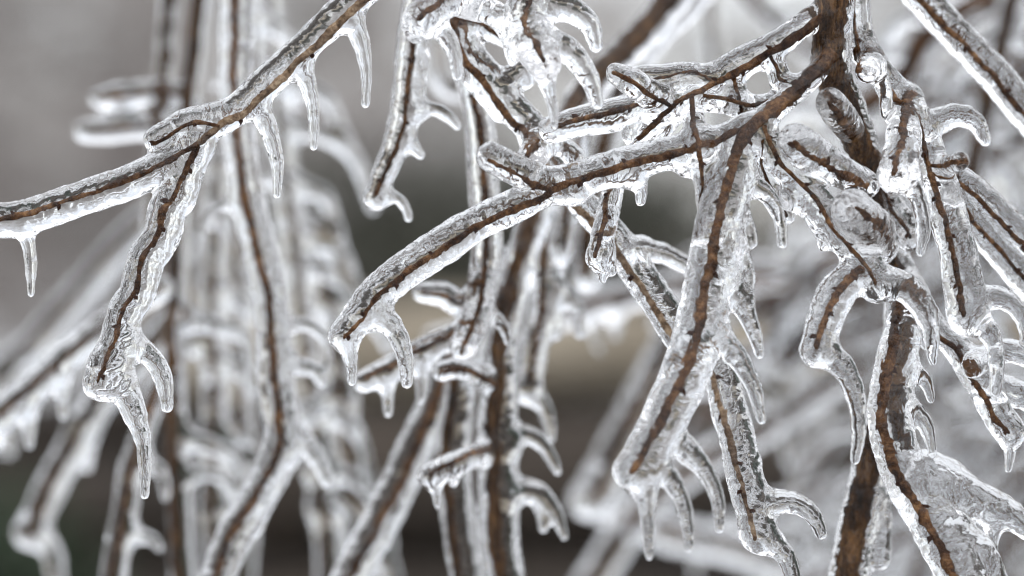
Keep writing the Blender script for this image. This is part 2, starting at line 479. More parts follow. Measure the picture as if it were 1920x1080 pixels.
def bush(name, label, x, y, Y, R, leafcol, count, leaf, flat=1.0, seed=3):
    m, n, l, p = mat(name + '_leaf'); p.inputs['Roughness'].default_value = 0.55
    t = tex(n, l, 'ShaderNodeTexNoise', 7, detail=3); l.new(ramp(n, l, t.outputs['Fac'], [(0.35, leafcol[0]), (0.65, leafcol[1])]), p.inputs['Base Color'])
    c0 = np.array(wp(x, y, Y)); root = bpy.data.objects.new(name, None); COL.objects.link(root)
    root.location = (c0[0], c0[1], 0); tag(root, label, 'shrub')
    rs = random.Random(seed); top = c0[2]; stems = []
    for k in range(7):
        a = k * 0.9 + rs.uniform(-.2, .2); rr = R * rs.uniform(0.1, 0.75)
        pp = np.array([[0.02 * math.cos(a), 0.02 * math.sin(a), -0.03], [rr * .4 * math.cos(a), rr * .4 * math.sin(a), top * 0.45], [rr * math.cos(a), rr * math.sin(a), top * (0.95 - 0.35 * rr / R)]])
        V, F = tube(*curve(pp, [R * .04, R * .012], 0.05), 7, k); mesh_obj('stem', V, F, BARK_DARK, root)
    lob = [(rs.uniform(-.75, .75) * R, rs.uniform(-.6, .6) * R * flat, rs.uniform(0.3, 0.8) * top, rs.uniform(0.3, 0.5)) for _ in range(16)] + [(0, 0, 0.62 * top, 0.55)]
    V, F = [], []
    for i in range(count):
        lx, ly, lz, lr = rs.choice(lob); dv = np.array([rs.gauss(0, 1), rs.gauss(0, 1), rs.gauss(0, 1)]); dv /= np.linalg.norm(dv)
        q = rs.random() ** 0.4 * lr
        c = np.array([lx, ly, lz]) + dv * np.array([R, R * flat, top * 0.7]) * q
        if c[2] < 0.02 or c[2] > top: continue
        dv = dv + np.array([rs.uniform(-.7, .7) for _ in range(3)]); dv /= np.linalg.norm(dv)
        s = np.cross(dv, (rs.random(), rs.random(), 1)); s /= np.linalg.norm(s); Lf = leaf * rs.uniform(0.7, 1.3); k = len(V); up = np.cross(dv, s) * Lf * 0.12
        V += [c, c + dv * Lf * .5 + s * Lf * .24 + up, c + dv * Lf, c + dv * Lf * .5 - s * Lf * .24 + up]; F += [(k, k + 1, k + 2), (k, k + 2, k + 3)]
    mesh_obj('foliage', V, F, m, root, smooth=False)
bush('evergreen_shrub', 'dark evergreen shrub in the lower left corner', -200, 925, 0.95, 0.14, ((0.010, 0.022, 0.009), (0.028, 0.05, 0.02)), 9000, 0.016, 1.0, 3)
bush('olive_shrub', 'blurred olive-grey shrub behind the centre twigs', 1010, 300, 4.6, 0.62, ((0.055, 0.055, 0.04), (0.15, 0.15, 0.12)), 16000, 0.045, 0.7, 8)

# ------------------------------------------------------------------ sharp, near branches
icy('iced_twig', 'sharp ice-coated twig forking at upper left with four long icicles', 0, [
    dict(p=[(790, -95), (740, -50), (690, -8), (640, 38), (600, 75), (545, 128), (505, 165), (455, 212), (412, 234), (372, 272)], r=[8, 8, 7.5, 7, 6.5], ice=[30, 29, 29, 30, 28], off=(-7, -8), buds=62, b=BARK_GREY,
         ic=[([(664, 45), (679, 88), (687, 140), (685, 195)], [22, 17, 11, 8]), ([(566, 128), (581, 170), (588, 220), (588, 275)], [22, 16, 11, 8]), ([(488, 208), (508, 255), (520, 310), (519, 365)], [23, 17, 12, 8])]),
    dict(p=[(412, 234), (370, 232), (340, 240), (312, 254), (283, 268)], r=[5, 4.5, 4, 4.5], ice=[24, 27, 28, 24], off=(8, -8), buds=50),
    dict(p=[(372, 272), (345, 287), (310, 308), (270, 325), (210, 350), (130, 376), (60, 400), (0, 409), (-110, 418), (-200, 430)], r=[6, 5, 4.5, 4.5], ice=[26, 30, 33, 34, 33, 31], off=(0, 3), buds=70,
         ic=[([(45, 425), (53, 458), (58, 500), (58, 550)], [20, 13, 11, 8])]),
    dict(p=[(370, 275), (354, 310), (340, 336), (328, 366), (308, 395), (298, 440), (268, 485), (255, 545), (228, 592), (217, 645), (196, 690), (186, 716)], r=[6, 5, 4.5, 4.5, 4], ice=[26, 34, 37, 36, 34, 37, 36], off=(4, 2), buds=52,
         ic=[([(212, 690), (245, 755), (266, 820), (272, 880), (271, 928)], [36, 25, 16, 11, 8.5]), ([(238, 640), (283, 668), (307, 712), (313, 763)], [26, 21, 17, 12])])])

icy('iced_twig', 'clear iced twig tips with curved claw icicles at top centre', -8, [
    dict(p=[(985, -120, 8), (930, -60, 2), (880, -15, -4), (835, -5, -10), (803, 20, -15), (782, 38, -18)], r=[5, 5, 5], ice=[34, 34, 33, 36, 33], off=(3, 2), buds=50,
         ic=[([(800, 35, -16), (832, 62, -17), (852, 100, -18), (857, 143, -18)], [26, 18, 14, 10]), ([(779, 52, -18), (779, 71, -18)], [13, 9]), ([(885, 8, -8), (930, 28, -12), (953, 70, -14), (961, 116, -14)], [30, 22, 15, 10])]),
    dict(p=[(1030, -120, -2), (1005, -50, -5), (992, 10, -8), (988, 55, -12), (1005, 90, -18), (1020, 118, -22)], r=[5.5, 5, 4.5], ice=[34, 36, 36, 32], buds=40,
         ic=[([(1005, 95, -18), (1022, 142, -19), (1034, 190, -19), (1040, 238, -19)], [30, 19, 12, 7]), ([(1015, 70, -14), (1068, 98, -15), (1103, 145, -16), (1120, 194, -16)], [30, 24, 20, 12]), ([(985, 22, -8), (1055, 14, -9), (1102, 40, -10), (1118, 86, -10)], [34, 26, 20, 12])])])

icy('iced_twig', 'slightly soft hanging iced twig left of the top centre claws', 26, [
    dict(p=[(800, -120), (792, -60), (783, 0), (775, 60), (768, 120), (764, 165), (759, 215), (744, 272), (720, 330), (702, 370)], r=[5.5, 5, 4.5], ice=[26, 26, 27, 28, 25, 20], off=(-2, 0), buds=70,
         ic=[([(780, 212), (812, 204), (842, 220), (857, 236)], [18, 13, 12, 9]), ([(765, 262), (782, 284), (789, 291)], [15, 11, 9]), ([(712, 376), (742, 370), (760, 390), (766, 409)], [16, 11, 9.5, 8]), ([(778, 78), (797, 100), (790, 150), (782, 205)], [12, 8, 8, 12])])])

icy('iced_twig', 'brown twig in lumpy ice running down to the knot above the long twig', 14, [
    dict(p=[(840, -120, 22), (848, -40, 20), (856, 40, 18), (870, 100), (905, 150), (945, 203), (985, 245), (1002, 275, 10), (988, 300, 4)], r=[8, 8, 7.5, 7, 5], ice=[26, 26, 28, 30, 32, 30, 28], off=(10, -6), buds=60,
         ic=[([(1000, 262, 12), (1045, 268, 12), (1075, 294, 12), (1086, 322, 12)], [24, 23, 19, 12]), ([(950, 165), (978, 130), (985, 150)], [24, 22, 18]), ([(890, 150), (915, 190), (932, 222)], [22, 13, 6])]),
    dict(p=[(856, 38, 18), (892, 44, 16), (930, 62, 15), (962, 74, 14)], r=[5, 4.5, 4], ice=[22, 22, 20], buds=40)])

icy('iced_twig', 'upright iced twig behind the knot at centre, ending in a forked tip', 34, [
    dict(p=[(872, -120), (872, 0), (876, 110), (893, 200), (903, 270), (906, 335), (911, 400), (913, 460), (905, 525), (890, 600), (868, 650)], r=[7, 6.5, 6, 5, 4.5], ice=[28, 28, 30, 30, 28, 26], off=(0, 0), buds=75,
         ic=[([(905, 590), (930, 596), (948, 620), (952, 642)], [18, 13, 11, 7])]),
    dict(p=[(905, 525, 38), (868, 570, 42), (830, 552, 44), (792, 548, 44)], r=[4, 4, 3.5], ice=[18, 24, 24, 20], buds=50),
    dict(p=[(890, 600, 36), (850, 628, 42), (792, 656, 42), (740, 684, 42), (684, 712, 42)], r=[5, 4.5, 4], ice=[20, 26, 26, 22], buds=60, off=(0, 3),
         ic=[([(722, 705, 42), (727, 745, 42), (728, 775, 42)], [20, 12, 9]), ([(790, 672, 42), (790, 725, 42), (789, 752, 42)], [20, 12, 9])])],
    vox=0.55, ripple=0.42)

icy('iced_branch', 'large ice-coated branch with brown stem and many side twigs, right of centre', 2, [
    # stem
    dict(p=[(1590, -160, 6), (1570, -60, 6), (1561, 0, 5), (1553, 70, 5), (1554, 120, 6), (1577, 190, 9), (1606, 260, 12), (1632, 330, 14), (1651, 400, 16), (1662, 450, 17), (1672, 500, 18), (1690, 560, 20), (1684, 640, 22), (1662, 740, 22), (1640, 840, 22), (1614, 940, 22), (1592, 1050, 22), (1570, 1170, 22)],
         r=[28, 27, 26, 26, 27, 24, 22, 19, 13, 14, 17, 16, 16, 17, 19, 20, 20, 20], ice=[36, 36, 35, 34, 36, 35, 33, 31, 30, 34, 38, 36, 34, 34, 34, 36, 38, 38], off=(4, 0), b=BARK_DARK,
         ic=[([(1690, 590, 18), (1720, 610, 14), (1735, 650, 12)], [22, 14, 8]), ([(1655, 935, 22), (1660, 985, 22), (1650, 1050, 22)], [16, 12, 20])]),
    # upper left twig
    dict(p=[(1540, 30, 2), (1480, 76, 0), (1430, 106), (1385, 130), (1340, 156), (1297, 180), (1258, 198), (1222, 235), (1194, 260)], r=[9, 7, 6.5, 6, 5], ice=[22, 28, 30, 30, 28, 22], off=(-6, -5), buds=75, b=BARK,
         ic=[([(1268, 210), (1262, 225), (1240, 262)], [18, 14, 9])]),
    dict(p=[(1258, 198), (1215, 175, -1), (1180, 152, -3), (1150, 137, -4)], r=[4.5, 4, 3.5], ice=[24, 26, 27, 20], off=(4, 0), buds=60),
    dict(p=[(1338, 155, 4), (1300, 143, 5), (1250, 146, 6), (1195, 150, 6)], r=[4, 3.5, 3], ice=[24, 28, 28, 24], buds=70),
    dict(p=[(1225, 188, 6), (1205, 195, 6), (1150, 212, 5), (1090, 226, 4), (1035, 240, 3)], r=[5, 5.5, 5, 4.5], ice=[24, 30, 32, 30, 26], off=(0, 2), buds=55),
    dict(p=[(1297, 182, 0), (1300, 235, -4), (1312, 275, -10), (1319, 320, -9), (1325, 380, -6), (1327, 445, -4)], r=[5, 4.5, 4, 3.5], ice=[20, 20, 22, 22, 22, 18], off=(2, 0), buds=55),
    dict(p=[(1372, 138), (1380, 178, 4), (1395, 218, 8)], r=[4.5, 4, 3.5], ice=[20, 22, 20]),
    dict(p=[(1314, 180), (1360, 186, 1), (1408, 197, 2), (1445, 190, 2)], r=[4.5, 4, 4], ice=[22, 24, 24, 20], off=(0, 4), buds=60),
    dict(p=[(1443, 102), (1458, 130), (1463, 149), (1484, 162, 0)], r=[4, 3.5, 3.5], ice=[18, 22, 22], buds=50),
    # big left limb
    dict(p=[(1558, 100, 3), (1530, 135, 0), (1498, 166, -2), (1462, 196, -4), (1428, 225, -6), (1404, 243, -7), (1390, 266, -8), (1378, 305, -9), (1364, 352, -10), (1350, 402, -11), (1335, 480, -12), (1320, 560, -13), (1308, 625, -15), (1288, 692, -18), (1260, 752, -21), (1233, 806, -24), (1207, 852, -27), (1182, 886, -29)],
         r=[17, 15, 14, 13, 12, 12, 11, 9, 9, 9, 10, 10, 9, 9, 8, 8, 7, 6], ice=[20, 20, 21, 23, 26, 30, 34, 38, 42, 45, 47, 46, 46, 46, 44, 42, 40, 34], off=(2, 0), b=BARK, buds=90,
         ic=[([(1395, 338, -10), (1438, 366, -10), (1461, 410, -10), (1467, 456, -10)], [24, 17, 13, 10]), ([(1385, 400, -12), (1404, 422, -12), (1411, 455, -12)], [18, 12, 10]),
             ([(1378, 465, -13), (1400, 498, -13), (1406, 540, -13), (1402, 572, -13)], [20, 14, 11, 8]), ([(1352, 515, -13), (1390, 572, -13), (1414, 625, -13), (1425, 666, -13)], [24, 18, 15, 9]),
             ([(1340, 625, -15), (1385, 674, -15), (1414, 732, -15), (1428, 788, -15)], [28, 21, 15, 9]), ([(1208, 898, -28), (1214, 960, -28), (1217, 1044, -28)], [30, 17, 8]),
             ([(1242, 880, -25), (1273, 925, -25), (1289, 978, -25), (1292, 1026, -25)], [24, 17, 13, 9]), ([(1282, 838, -22), (1322, 882, -22), (1346, 938, -22), (1349, 990, -22)], [26, 19, 14, 9])]),
    # long left twig
    dict(p=[(1400, 246, -6), (1365, 262, -6), (1320, 275, -5), (1260, 291, -5), (1190, 307, -4), (1130, 325, -4), (1080, 340, -4), (1030, 356, -5), (990, 378, -5), (940, 402, -6), (890, 427, -6), (840, 460, -7), (790, 492, -7), (740, 527, -8), (703, 560, -8), (676, 600, -8), (644, 634, -8)],
         r=[9, 8, 7.5, 7.5, 7.5, 7, 7, 6.5, 6.5, 6, 6, 5.5, 5, 5, 4.5, 4.5, 4], ice=[26, 28, 29, 31, 33, 34, 34, 34, 33, 32, 33, 35, 37, 37, 34, 32, 24], off=(-2, -4), buds=50,
         ic=[([(1180, 325, -4), (1200, 352, -4), (1201, 378, -4)], [30, 14, 9]), ([(1285, 305, -6), (1287, 312, -6)], [24, 20]), ([(1060, 352, -4), (1078, 362, -4)], [26, 22]),
             ([(650, 636, -8), (658, 680, -8), (660, 717, -8)], [24, 13, 8]), ([(688, 580, -8), (733, 610, -8), (757, 660, -8), (763, 718, -8)], [30, 22, 17, 11])]),
    dict(p=[(1030, 354, -5), (1000, 340, -8), (960, 320, -11), (916, 297, -14)], r=[5, 4.5, 4, 4], ice=[26, 30, 31, 27], off=(4, -4), buds=55),
    # right of the stem, upper
    dict(p=[(1590, -120, 12), (1592, -20, 11), (1596, 35, 10), (1606, 78, 8), (1622, 112, 4), (1614, 134, -4)], r=[6, 6, 5.5, 5], ice=[24, 25, 26, 26, 22], off=(12, 0), buds=60,
         ic=[([(1640, 128, 0), (1660, 175, 0), (1660, 214, 0)], [18, 13, 10])]),
    dict(p=[(1590, 240, 4), (1572, 216, -4), (1552, 190, -10)], r=[5, 4.5, 4], ice=[26, 30, 28], off=(4, 2)),
    dict(p=[(1618, 345, 4), (1565, 318, -3), (1522, 292, -8), (1488, 264, -13)], r=[6, 5.5, 5, 4.5], ice=[28, 34, 37, 34], off=(6, 0), buds=50),
    dict(p=[(1428, 236, -6), (1440, 266, -6), (1466, 306, -6), (1505, 347, -6), (1540, 392, -6), (1580, 442, -6), (1610, 482, -6), (1630, 512, -6), (1642, 532, -6)], r=[5.5, 5, 5, 4.5], ice=[22, 28, 32, 34, 34, 32], off=(4, 2), buds=55,
         ic=[([(1485, 375, -6), (1520, 398, -6), (1539, 438, -6), (1543, 464, -6)], [24, 15, 12, 9]), ([(1640, 528, -6), (1692, 536, -8), (1728, 572, -9), (1745, 622, -9), (1749, 680, -9)], [32, 29, 25, 16, 7])]),
    dict(p=[(1422, 262, -4), (1438, 325, -2), (1458, 370, -1), (1475, 404, 0)], r=[5, 4, 4], ice=[18, 20, 18], buds=45),
    dict(p=[(1655, 458, 8), (1640, 425, -5), (1604, 388, -15)], r=[6, 5.5, 5], ice=[34, 42, 40], off=(-6, 6), buds=45),
    dict(p=[(1615, 505, -6), (1585, 530, -8), (1562, 562, -10), (1544, 604, -12), (1530, 655, -13)], r=[8, 7, 6.5, 6, 5], ice=[28, 34, 36, 36, 32], off=(2, -2), buds=42,
         ic=[([(1540, 655, -13), (1583, 692, -12), (1606, 752, -12), (1610, 815, -12), (1603, 862, -12)], [30, 23, 18, 13, 9])]),
    dict(p=[(1702, 185, 10), (1694, 240, 0), (1686, 290, -6), (1678, 328, -11)], r=[7, 6.5, 6, 5], ice=[28, 32, 36, 36], off=(2, 0), buds=42,
         ic=[([(1695, 322, -10), (1722, 378, -9), (1731, 430, -9), (1725, 472, -9)], [26, 16, 13, 10])]),
    # right hand twigs
    dict(p=[(1605, 90, 10), (1640, 130, 9), (1668, 168, 8), (1702, 216, 6), (1730, 270, 4), (1743, 312, 3), (1756, 352, 2), (1775, 420, 0), (1790, 482, -1), (1800, 540, -2), (1808, 594, -3)], r=[7, 6.5, 6, 6, 5.5, 5], ice=[24, 28, 30, 31, 34, 36, 37, 36], off=(6, -2), buds=50,
         ic=[([(1830, 562, 0), (1878, 560, 3), (1914, 592, 4), (1925, 645, 4)], [28, 21, 16, 9]), ([(1815, 590, -3), (1856, 628, -5), (1869, 680, -6), (1866, 735, -6)], [30, 20, 16, 9]), ([(1740, 238, 8), (1785, 216, 10), (1826, 226, 11), (1847, 264, 11)], [28, 23, 18, 11]), ([(1820, 690, -2), (1866, 662, 6), (1905, 660, 8), (1960, 690, 8)], [20, 24, 24, 16])]),
    dict(p=[(1744, 312, 3), (1775, 310, -2), (1800, 302, -8)], r=[4, 3.5, 3.5], ice=[18, 18, 18]),
    dict(p=[(1752, 322, 6), (1790, 340, 8), (1830, 368, 9), (1870, 406, 9), (1905, 442, 9), (1960, 490, 9), (2040, 560, 9)], r=[5, 5, 5, 4.5], ice=[24, 28, 29, 30], off=(4, -6), buds=55),
    dict(p=[(1790, 370, 8), (1815, 400, 10), (1850, 442, 12), (1886, 482, 12), (1926, 527, 12), (2000, 600, 12)], r=[4.5, 4.5, 4], ice=[22, 27, 29, 28], off=(2, 6), buds=55),
    dict(p=[(1672, 510, 18), (1710, 560, 12), (1746, 616, 8), (1785, 650, 6), (1815, 690, 5), (1845, 740, 4), (1870, 786, 4), (1892, 812, 4)], r=[6, 5.5, 5, 5, 4.5], ice=[28, 26, 26, 30, 30, 30, 26], off=(6, -2), buds=60,
         ic=[([(1884, 800, 4), (1893, 845, 4), (1890, 880, 4)], [24, 11, 7]), ([(1840, 712, 8), (1900, 735, 10), (1960, 760, 10)], [26, 28, 24])]),
    dict(p=[(1652, 345, 16), (1672, 395, 14), (1696, 425, 13), (1708, 446, 12)], r=[4.5, 4, 4], ice=[26, 30, 26], buds=45),
    # lower right twig
    dict(p=[(1690, 545, 14), (1684, 610, 4), (1668, 690, -2), (1655, 770, -4), (1668, 835, -5), (1695, 905, -6), (1735, 970, -7), (1775, 1045, -8), (1810, 1130, -9), (1840, 1200, -9)], r=[10, 10, 10, 9.5, 9, 8, 7], ice=[34, 38, 40, 42, 45, 46, 46, 44], off=(10, 2), b=BARK, buds=60,
         ic=[([(1700, 690, -2), (1733, 712, -3), (1745, 750, -3)], [20, 13, 8]), ([(1695, 755, -5), (1733, 792, -7), (1750, 850, -7)], [22, 15, 8]),
             ([(1730, 905, -4), (1810, 935, -2), (1880, 955, 0), (1945, 1010, 0)], [46, 42, 30, 20]), ([(1862, 975, -1), (1863, 1020, -1), (1862, 1052, -1)], [24, 10, 7]), ([(1735, 865, 0), (1785, 885, 2), (1830, 925, 2)], [26, 24, 18]), ([(1790, 1000, -6), (1840, 1040, -5), (1870, 1110, -4)], [34, 30, 26])])],
    vox=0.45)

icy('iced_twig', 'thin brown twig in ice slanting from centre behind the big limb to lower right', 12, [
    dict(p=[(1010, 290, 22), (1050, 340, 18), (1085, 386, 14), (1120, 422), (1160, 472), (1195, 526), (1230, 576), (1266, 636), (1300, 670, 13), (1338, 700, 12), (1356, 762, 8), (1374, 830, 4), (1390, 900, 0), (1405, 952, -2), (1419, 1012, -4)], r=[6.5, 6.5, 6, 6, 5.5, 5, 4.5], ice=[22, 26, 28, 30, 32, 33, 33, 32, 32, 33, 34, 35, 36, 36, 28], off=(9, -4), buds=68, b=BARK_GREY,
         ic=[([(1420, 950, -2), (1477, 940, -3), (1519, 960, -4), (1540, 1000, -4)], [30, 21, 17, 11]), ([(1418, 1000, -4), (1463, 1030, -5), (1485, 1075, -5), (1496, 1140, -5)], [32, 21, 17, 9]), ([(1200, 465, 16), (1250, 478, 22), (1300, 506, 24)], [24, 18, 16])]),
    dict(p=[(1150, 330, 12), (1142, 372, 6), (1130, 425, 2), (1116, 482, 0)], r=[4.5, 4.5, 4], ice=[18, 22, 22, 20], off=(4, 0), buds=40,
         ic=[([(1122, 485, 0), (1128, 508, 0), (1130, 524, 0)], [18, 12, 8]), ([(1140, 470, 2), (1148, 510, 2)], [14, 9])])])

icy('iced_twig', 'slightly soft iced twig crossing the upper right corner', 22, [
    dict(p=[(1600, -140), (1668, -60), (1726, 0), (1776, 52), (1830, 106), (1870, 150), (1902, 192), (1960, 262), (2040, 360)], r=[6, 5.5, 5, 5], ice=[30, 31, 32, 33, 33], off=(4, 0), buds=90)], vox=0.5)

# ------------------------------------------------------------------ softer branches in the middle distance
def hook(x, y, L, side=1, r=17, droop=0.7, z=None):
    L *= rng.uniform(0.8, 1.4); droop *= rng.uniform(0.9, 1.9); up = rng.uniform(-0.2, 0.08); r *= rng.uniform(0.65, 0.9); y += rng.uniform(-22, 22)
    q = [(x, y), (x + side * 0.5 * L, y - up * L), (x + side * 0.86 * L, y + (0.24 * droop - 0.5 * up) * L), (x + side * L * rng.uniform(0.9, 1.08), y + 0.75 * droop * L)]
    if z is not None: q = [c + (z,) for c in q]
    return (q, [r * 1.3, r, r * 0.82, r * 0.55])
def drop(x, y, L, r=14, z=None):
    q = [(x, y), (x + 3, y + 0.5 * L), (x + 3, y + L)]
    if z is not None: q = [c + (z,) for c in q]
    return (q, [r * 1.5, r * 0.9, r * 0.6])
def frond(x, y, L, side=1, r=17):
    L *= rng.uniform(0.85, 1.3); r *= rng.uniform(0.7, 0.95); y += rng.uniform(-25, 25); e = rng.uniform(0.6, 1.0); dz = rng.uniform(-14, 14)
    return ([(x, y), (x + side * 0.36 * L, y + 0.06 * L), (x + side * 0.74 * L, y + 0.30 * L), (x + side * 0.96 * L, y + e * L)], [r * 1.25, r, r * 0.9, r * 0.6])
MID = dict(vox=0.65, ripple=0.45, k=3.0)
FAR = dict(vox=0.95, ripple=0.5, k=3.4, ice=ICE)

icy('iced_branch', 'brown stem arching from the top edge and hanging down the centre, bearing two big claws', 50, [
    dict(p=[(1330, -130, 95), (1262, -10, 92), (1180, 85, 86), (1100, 165, 78), (1058, 240, 70), (1030, 320, 64), (1003, 400, 58), (976, 470, 54), (956, 540, 52), (940, 625), (933, 720), (926, 800), (928, 900), (930, 1000), (941, 1090), (952, 1180)],
         r=[19, 18, 17, 15, 13, 12, 12, 12, 12, 12, 12, 12, 11, 11, 10, 10], ice=[34, 34, 34, 33, 32, 30, 30, 30, 32, 34, 36, 38, 38, 38, 38, 38], b=BARK_DARK, buds=130, off=(6, 0),
         ic=[([(950, 835), (985, 815), (1022, 840), (1045, 884)], [30, 18, 14, 9]), ([(950, 925), (1000, 918), (1040, 955), (1058, 1008)], [32, 19, 14, 8]), ([(1005, 930), (1016, 965), (1019, 992)], [16, 11, 9]), ([(950, 478), (974, 474), (990, 500), (992, 532)], [16, 13, 12, 9])]),
    dict(p=[(926, 838), (880, 856, 40), (840, 872, 34), (800, 890, 30)], r=[5, 4.5, 4], ice=[22, 24, 23, 20], buds=40, off=(0, 2), ic=[([(815, 895, 31), (818, 925, 31), (819, 950, 31)], [18, 10, 6]), drop(848, 880, 30, 10, 35)]),
    dict(p=[(935, 722), (895, 704, 42), (860, 690, 38), (830, 697, 36)], r=[5, 4.5, 4], ice=[20, 22, 20], buds=35)], **MID)
icy('iced_twig', 'dark stem in pale ice just left of the clawed central stem', 66, [
    dict(p=[(905, 520, 60), (880, 620), (858, 700), (846, 780), (838, 870), (845, 950), (862, 1070), (880, 1180)], r=[11, 10, 10, 9], ice=[30, 32, 34, 32], off=(12, 0), b=BARK_DARK, buds=110, ic=[hook(870, 990, 40, 1, 14)])], **MID)
icy('iced_twig', 'slanting soft iced twig descending leftwards to the bottom edge near centre', 78, [
    dict(p=[(850, 660), (822, 735), (800, 792), (770, 862), (738, 932), (700, 1002), (655, 1085), (620, 1170)], r=[8, 8, 7.5], ice=[30, 34, 36, 36], buds=80)], **MID)
icy('iced_twig', 'short soft iced stem with one hook right of the central stem', 72, [
    dict(p=[(1040, 330), (1022, 430), (1016, 560), (1003, 640), (992, 722)], r=[7, 6, 5], ice=[26, 28, 28, 24], buds=90,
         ic=[([(985, 735), (1018, 760), (1030, 800), (1032, 822)], [24, 16, 12, 9]), ([(1030, 540), (1042, 590), (1045, 628)], [22, 13, 10]), ([(1035, 530), (1080, 575), (1088, 625)], [22, 14, 11])])], **MID)
icy('iced_twig', 'small soft iced twig hanging between long twig and central stem', 60, [
    dict(p=[(1090, 230), (1075, 330), (1060, 420), (1052, 470)], r=[5, 4.5, 4], ice=[22, 24, 20], buds=70, ic=[hook(1065, 390, 60, 1, 15), drop(1050, 455, 60, 13)])], **MID)
icy('iced_rod', 'pale blurred iced rod lying level behind the thin slanting twig', 190, [
    dict(p=[(820, 640), (960, 610), (1080, 580), (1200, 552), (1330, 530), (1460, 520)], r=[9, 8, 7], ice=[28, 29, 28, 26], ic=[hook(1040, 580, 75, 1, 18), drop(1150, 580, 50, 14)])], cat='twig', **FAR)
icy('iced_twig', 'blurred white ice hook hanging behind the top centre claws', 150, [
    dict(p=[(800, -90), (806, 20), (815, 90), (826, 150), (856, 172), (872, 150)], r=[5, 4, 3], ice=[22, 22, 20, 18])], **FAR)

# left: a curtain of soft hanging branches
icy('iced_branch', 'soft brown hanging stem with dark buds in the left curtain', 66, [
    dict(p=[(448, -130, 90), (440, 40, 84), (440, 180, 76), (455, 340), (480, 450), (500, 540), (512, 640), (515, 720), (526, 800), (522, 850), (482, 930), (440, 1000), (405, 1080), (370, 1160)], r=[8, 8, 7, 7, 7, 6.5, 6], ice=[32, 33, 34, 35, 34, 34], buds=105, off=(3, 0),
         ic=[hook(520, 600, 90, 1, 20), hook(520, 690, 95, 1, 20), ([(535, 840), (570, 830), (600, 870), (615, 905)], [34, 22, 18, 13]), hook(470, 400, 80, -1, 16), drop(480, 930, 60, 15)])], **MID)
icy('iced_branch', 'bare-looking brown stem, thickest and straightest of the left curtain', 118, [
    dict(p=[(392, -150), (377, -40), (366, 60), (356, 150), (346, 230), (332, 400), (325, 560), (320, 700), (325, 860), (331, 1000), (338, 1150)], r=[15, 15, 14, 13, 13, 12], ice=[18, 18, 19, 22, 26], off=(8, 0), b=BARK_DARK, buds=170,
         ic=[hook(345, 600, 110, 1, 22), hook(340, 820, 90, 1, 22), hook(345, 900, 80, 1, 20)]),
    dict(p=[(350, 178), (290, 172), (230, 178), (186, 186)], r=[6, 5, 4], ice=[22, 24, 24, 20], ic=[drop(225, 185, 35, 14), drop(300, 180, 45, 14)]),
    dict(p=[(344, 232), (280, 236), (210, 242), (160, 246)], r=[6, 5, 4], ice=[24, 26, 27, 22])], **FAR)
icy('iced_branch', 'dark blurred stem at the far left of the curtain, behind the forked twig', 128, [
    dict(p=[(325, -150), (316, -20), (308, 90), (300, 200), (290, 330), (285, 430)], r=[12, 11, 10], ice=[18, 18, 20], b=BARK_DARK, buds=150)], **FAR)
def claw_column(label, pts, depth, hooks, r=3, ice=27):
    icy('iced_branch', label, depth, [dict(p=pts, r=[r, r, r * 0.8], ice=[ice, ice, ice * 0.95], buds=120, ic=[frond(x, y, L, s_, rr) for (x, y, L, s_, rr) in hooks])], **FAR)
claw_column('blurred pale stem with a row of white claws right of the budded stem', [(500, -140), (505, 0), (515, 150), (530, 300), (545, 420), (560, 540), (575, 680), (590, 800), (604, 920), (615, 1050), (620, 1180)], 150,
            [(530, 180, 130, 1, 22), (535, 250, 155, 1, 20), (540, 330, 90, 1, 22), (545, 400, 85, 1, 22), (555, 455, 100, 1, 22), (560, 520, 110, 1, 24), (580, 780, 130, 1, 22), (590, 860, 130, 1, 23), (600, 960, 70, 1, 26)])
claw_column('blurred ice stem with hooks in the middle of the left curtain', [(410, 300), (404, 450), (398, 600), (402, 760), (398, 900), (405, 1060), (400, 1180)], 150,
            [(400, 560, 80, 1, 24), (400, 700, 70, 1, 24), (400, 820, 80, 1, 26), (400, 930, 60, 1, 24), (398, 640, 60, -1, 22)], 3.5, 27)
claw_column('blurred grey ice stem between the two budded stems', [(450, 330), (446, 480), (448, 640), (452, 800), (460, 950), (450, 1160)], 165, [(448, 560, 70, 1, 24), (450, 700, 60, -1, 24), (455, 860, 70, 1, 26), (440, 420, 90, -1, 22)], 3.5, 27)
claw_column('blurred white stem leaning beside the top of the long hanging icicles', [(470, -140), (466, 0), (474, 120), (480, 240), (500, 330)], 140, [(470, 60, 80, 1, 24), (475, 160, 90, 1, 22), (465, 120, 60, -1, 22)], 3.5, 27)
claw_column('blurred pale stem crowding the right edge of the left curtain', [(600, 500), (625, 600), (640, 720), (655, 850), (670, 1000), (680, 1180)], 150, [(620, 560, 90, 1, 24), (640, 930, 100, 1, 26), (660, 1000, 90, 1, 26), (640, 760, 60, -1, 22)], 3.5, 27)
icy('iced_twig', 'soft iced twig with small drips slanting down to the left edge', 84, [
    dict(p=[(300, 540, 100), (240, 580, 92), (165, 636), (100, 690), (50, 738), (0, 776), (-90, 830)], r=[5, 5, 4.5], ice=[26, 30, 32, 33], buds=80, ic=[drop(52, 765, 70, 15), drop(115, 710, 70, 14), drop(-4, 800, 40, 14)])], **MID)
icy('iced_twig', 'broad blurred ice band slanting behind the forked twig to the left edge', 230, [
    dict(p=[(330, 380), (240, 450), (150, 550), (60, 650), (-40, 720), (-200, 800)], r=[6, 5, 4], ice=[28, 30, 32, 30], ic=[hook(80, 640, 90, -1, 22), drop(10, 720, 120, 24)])], **FAR)
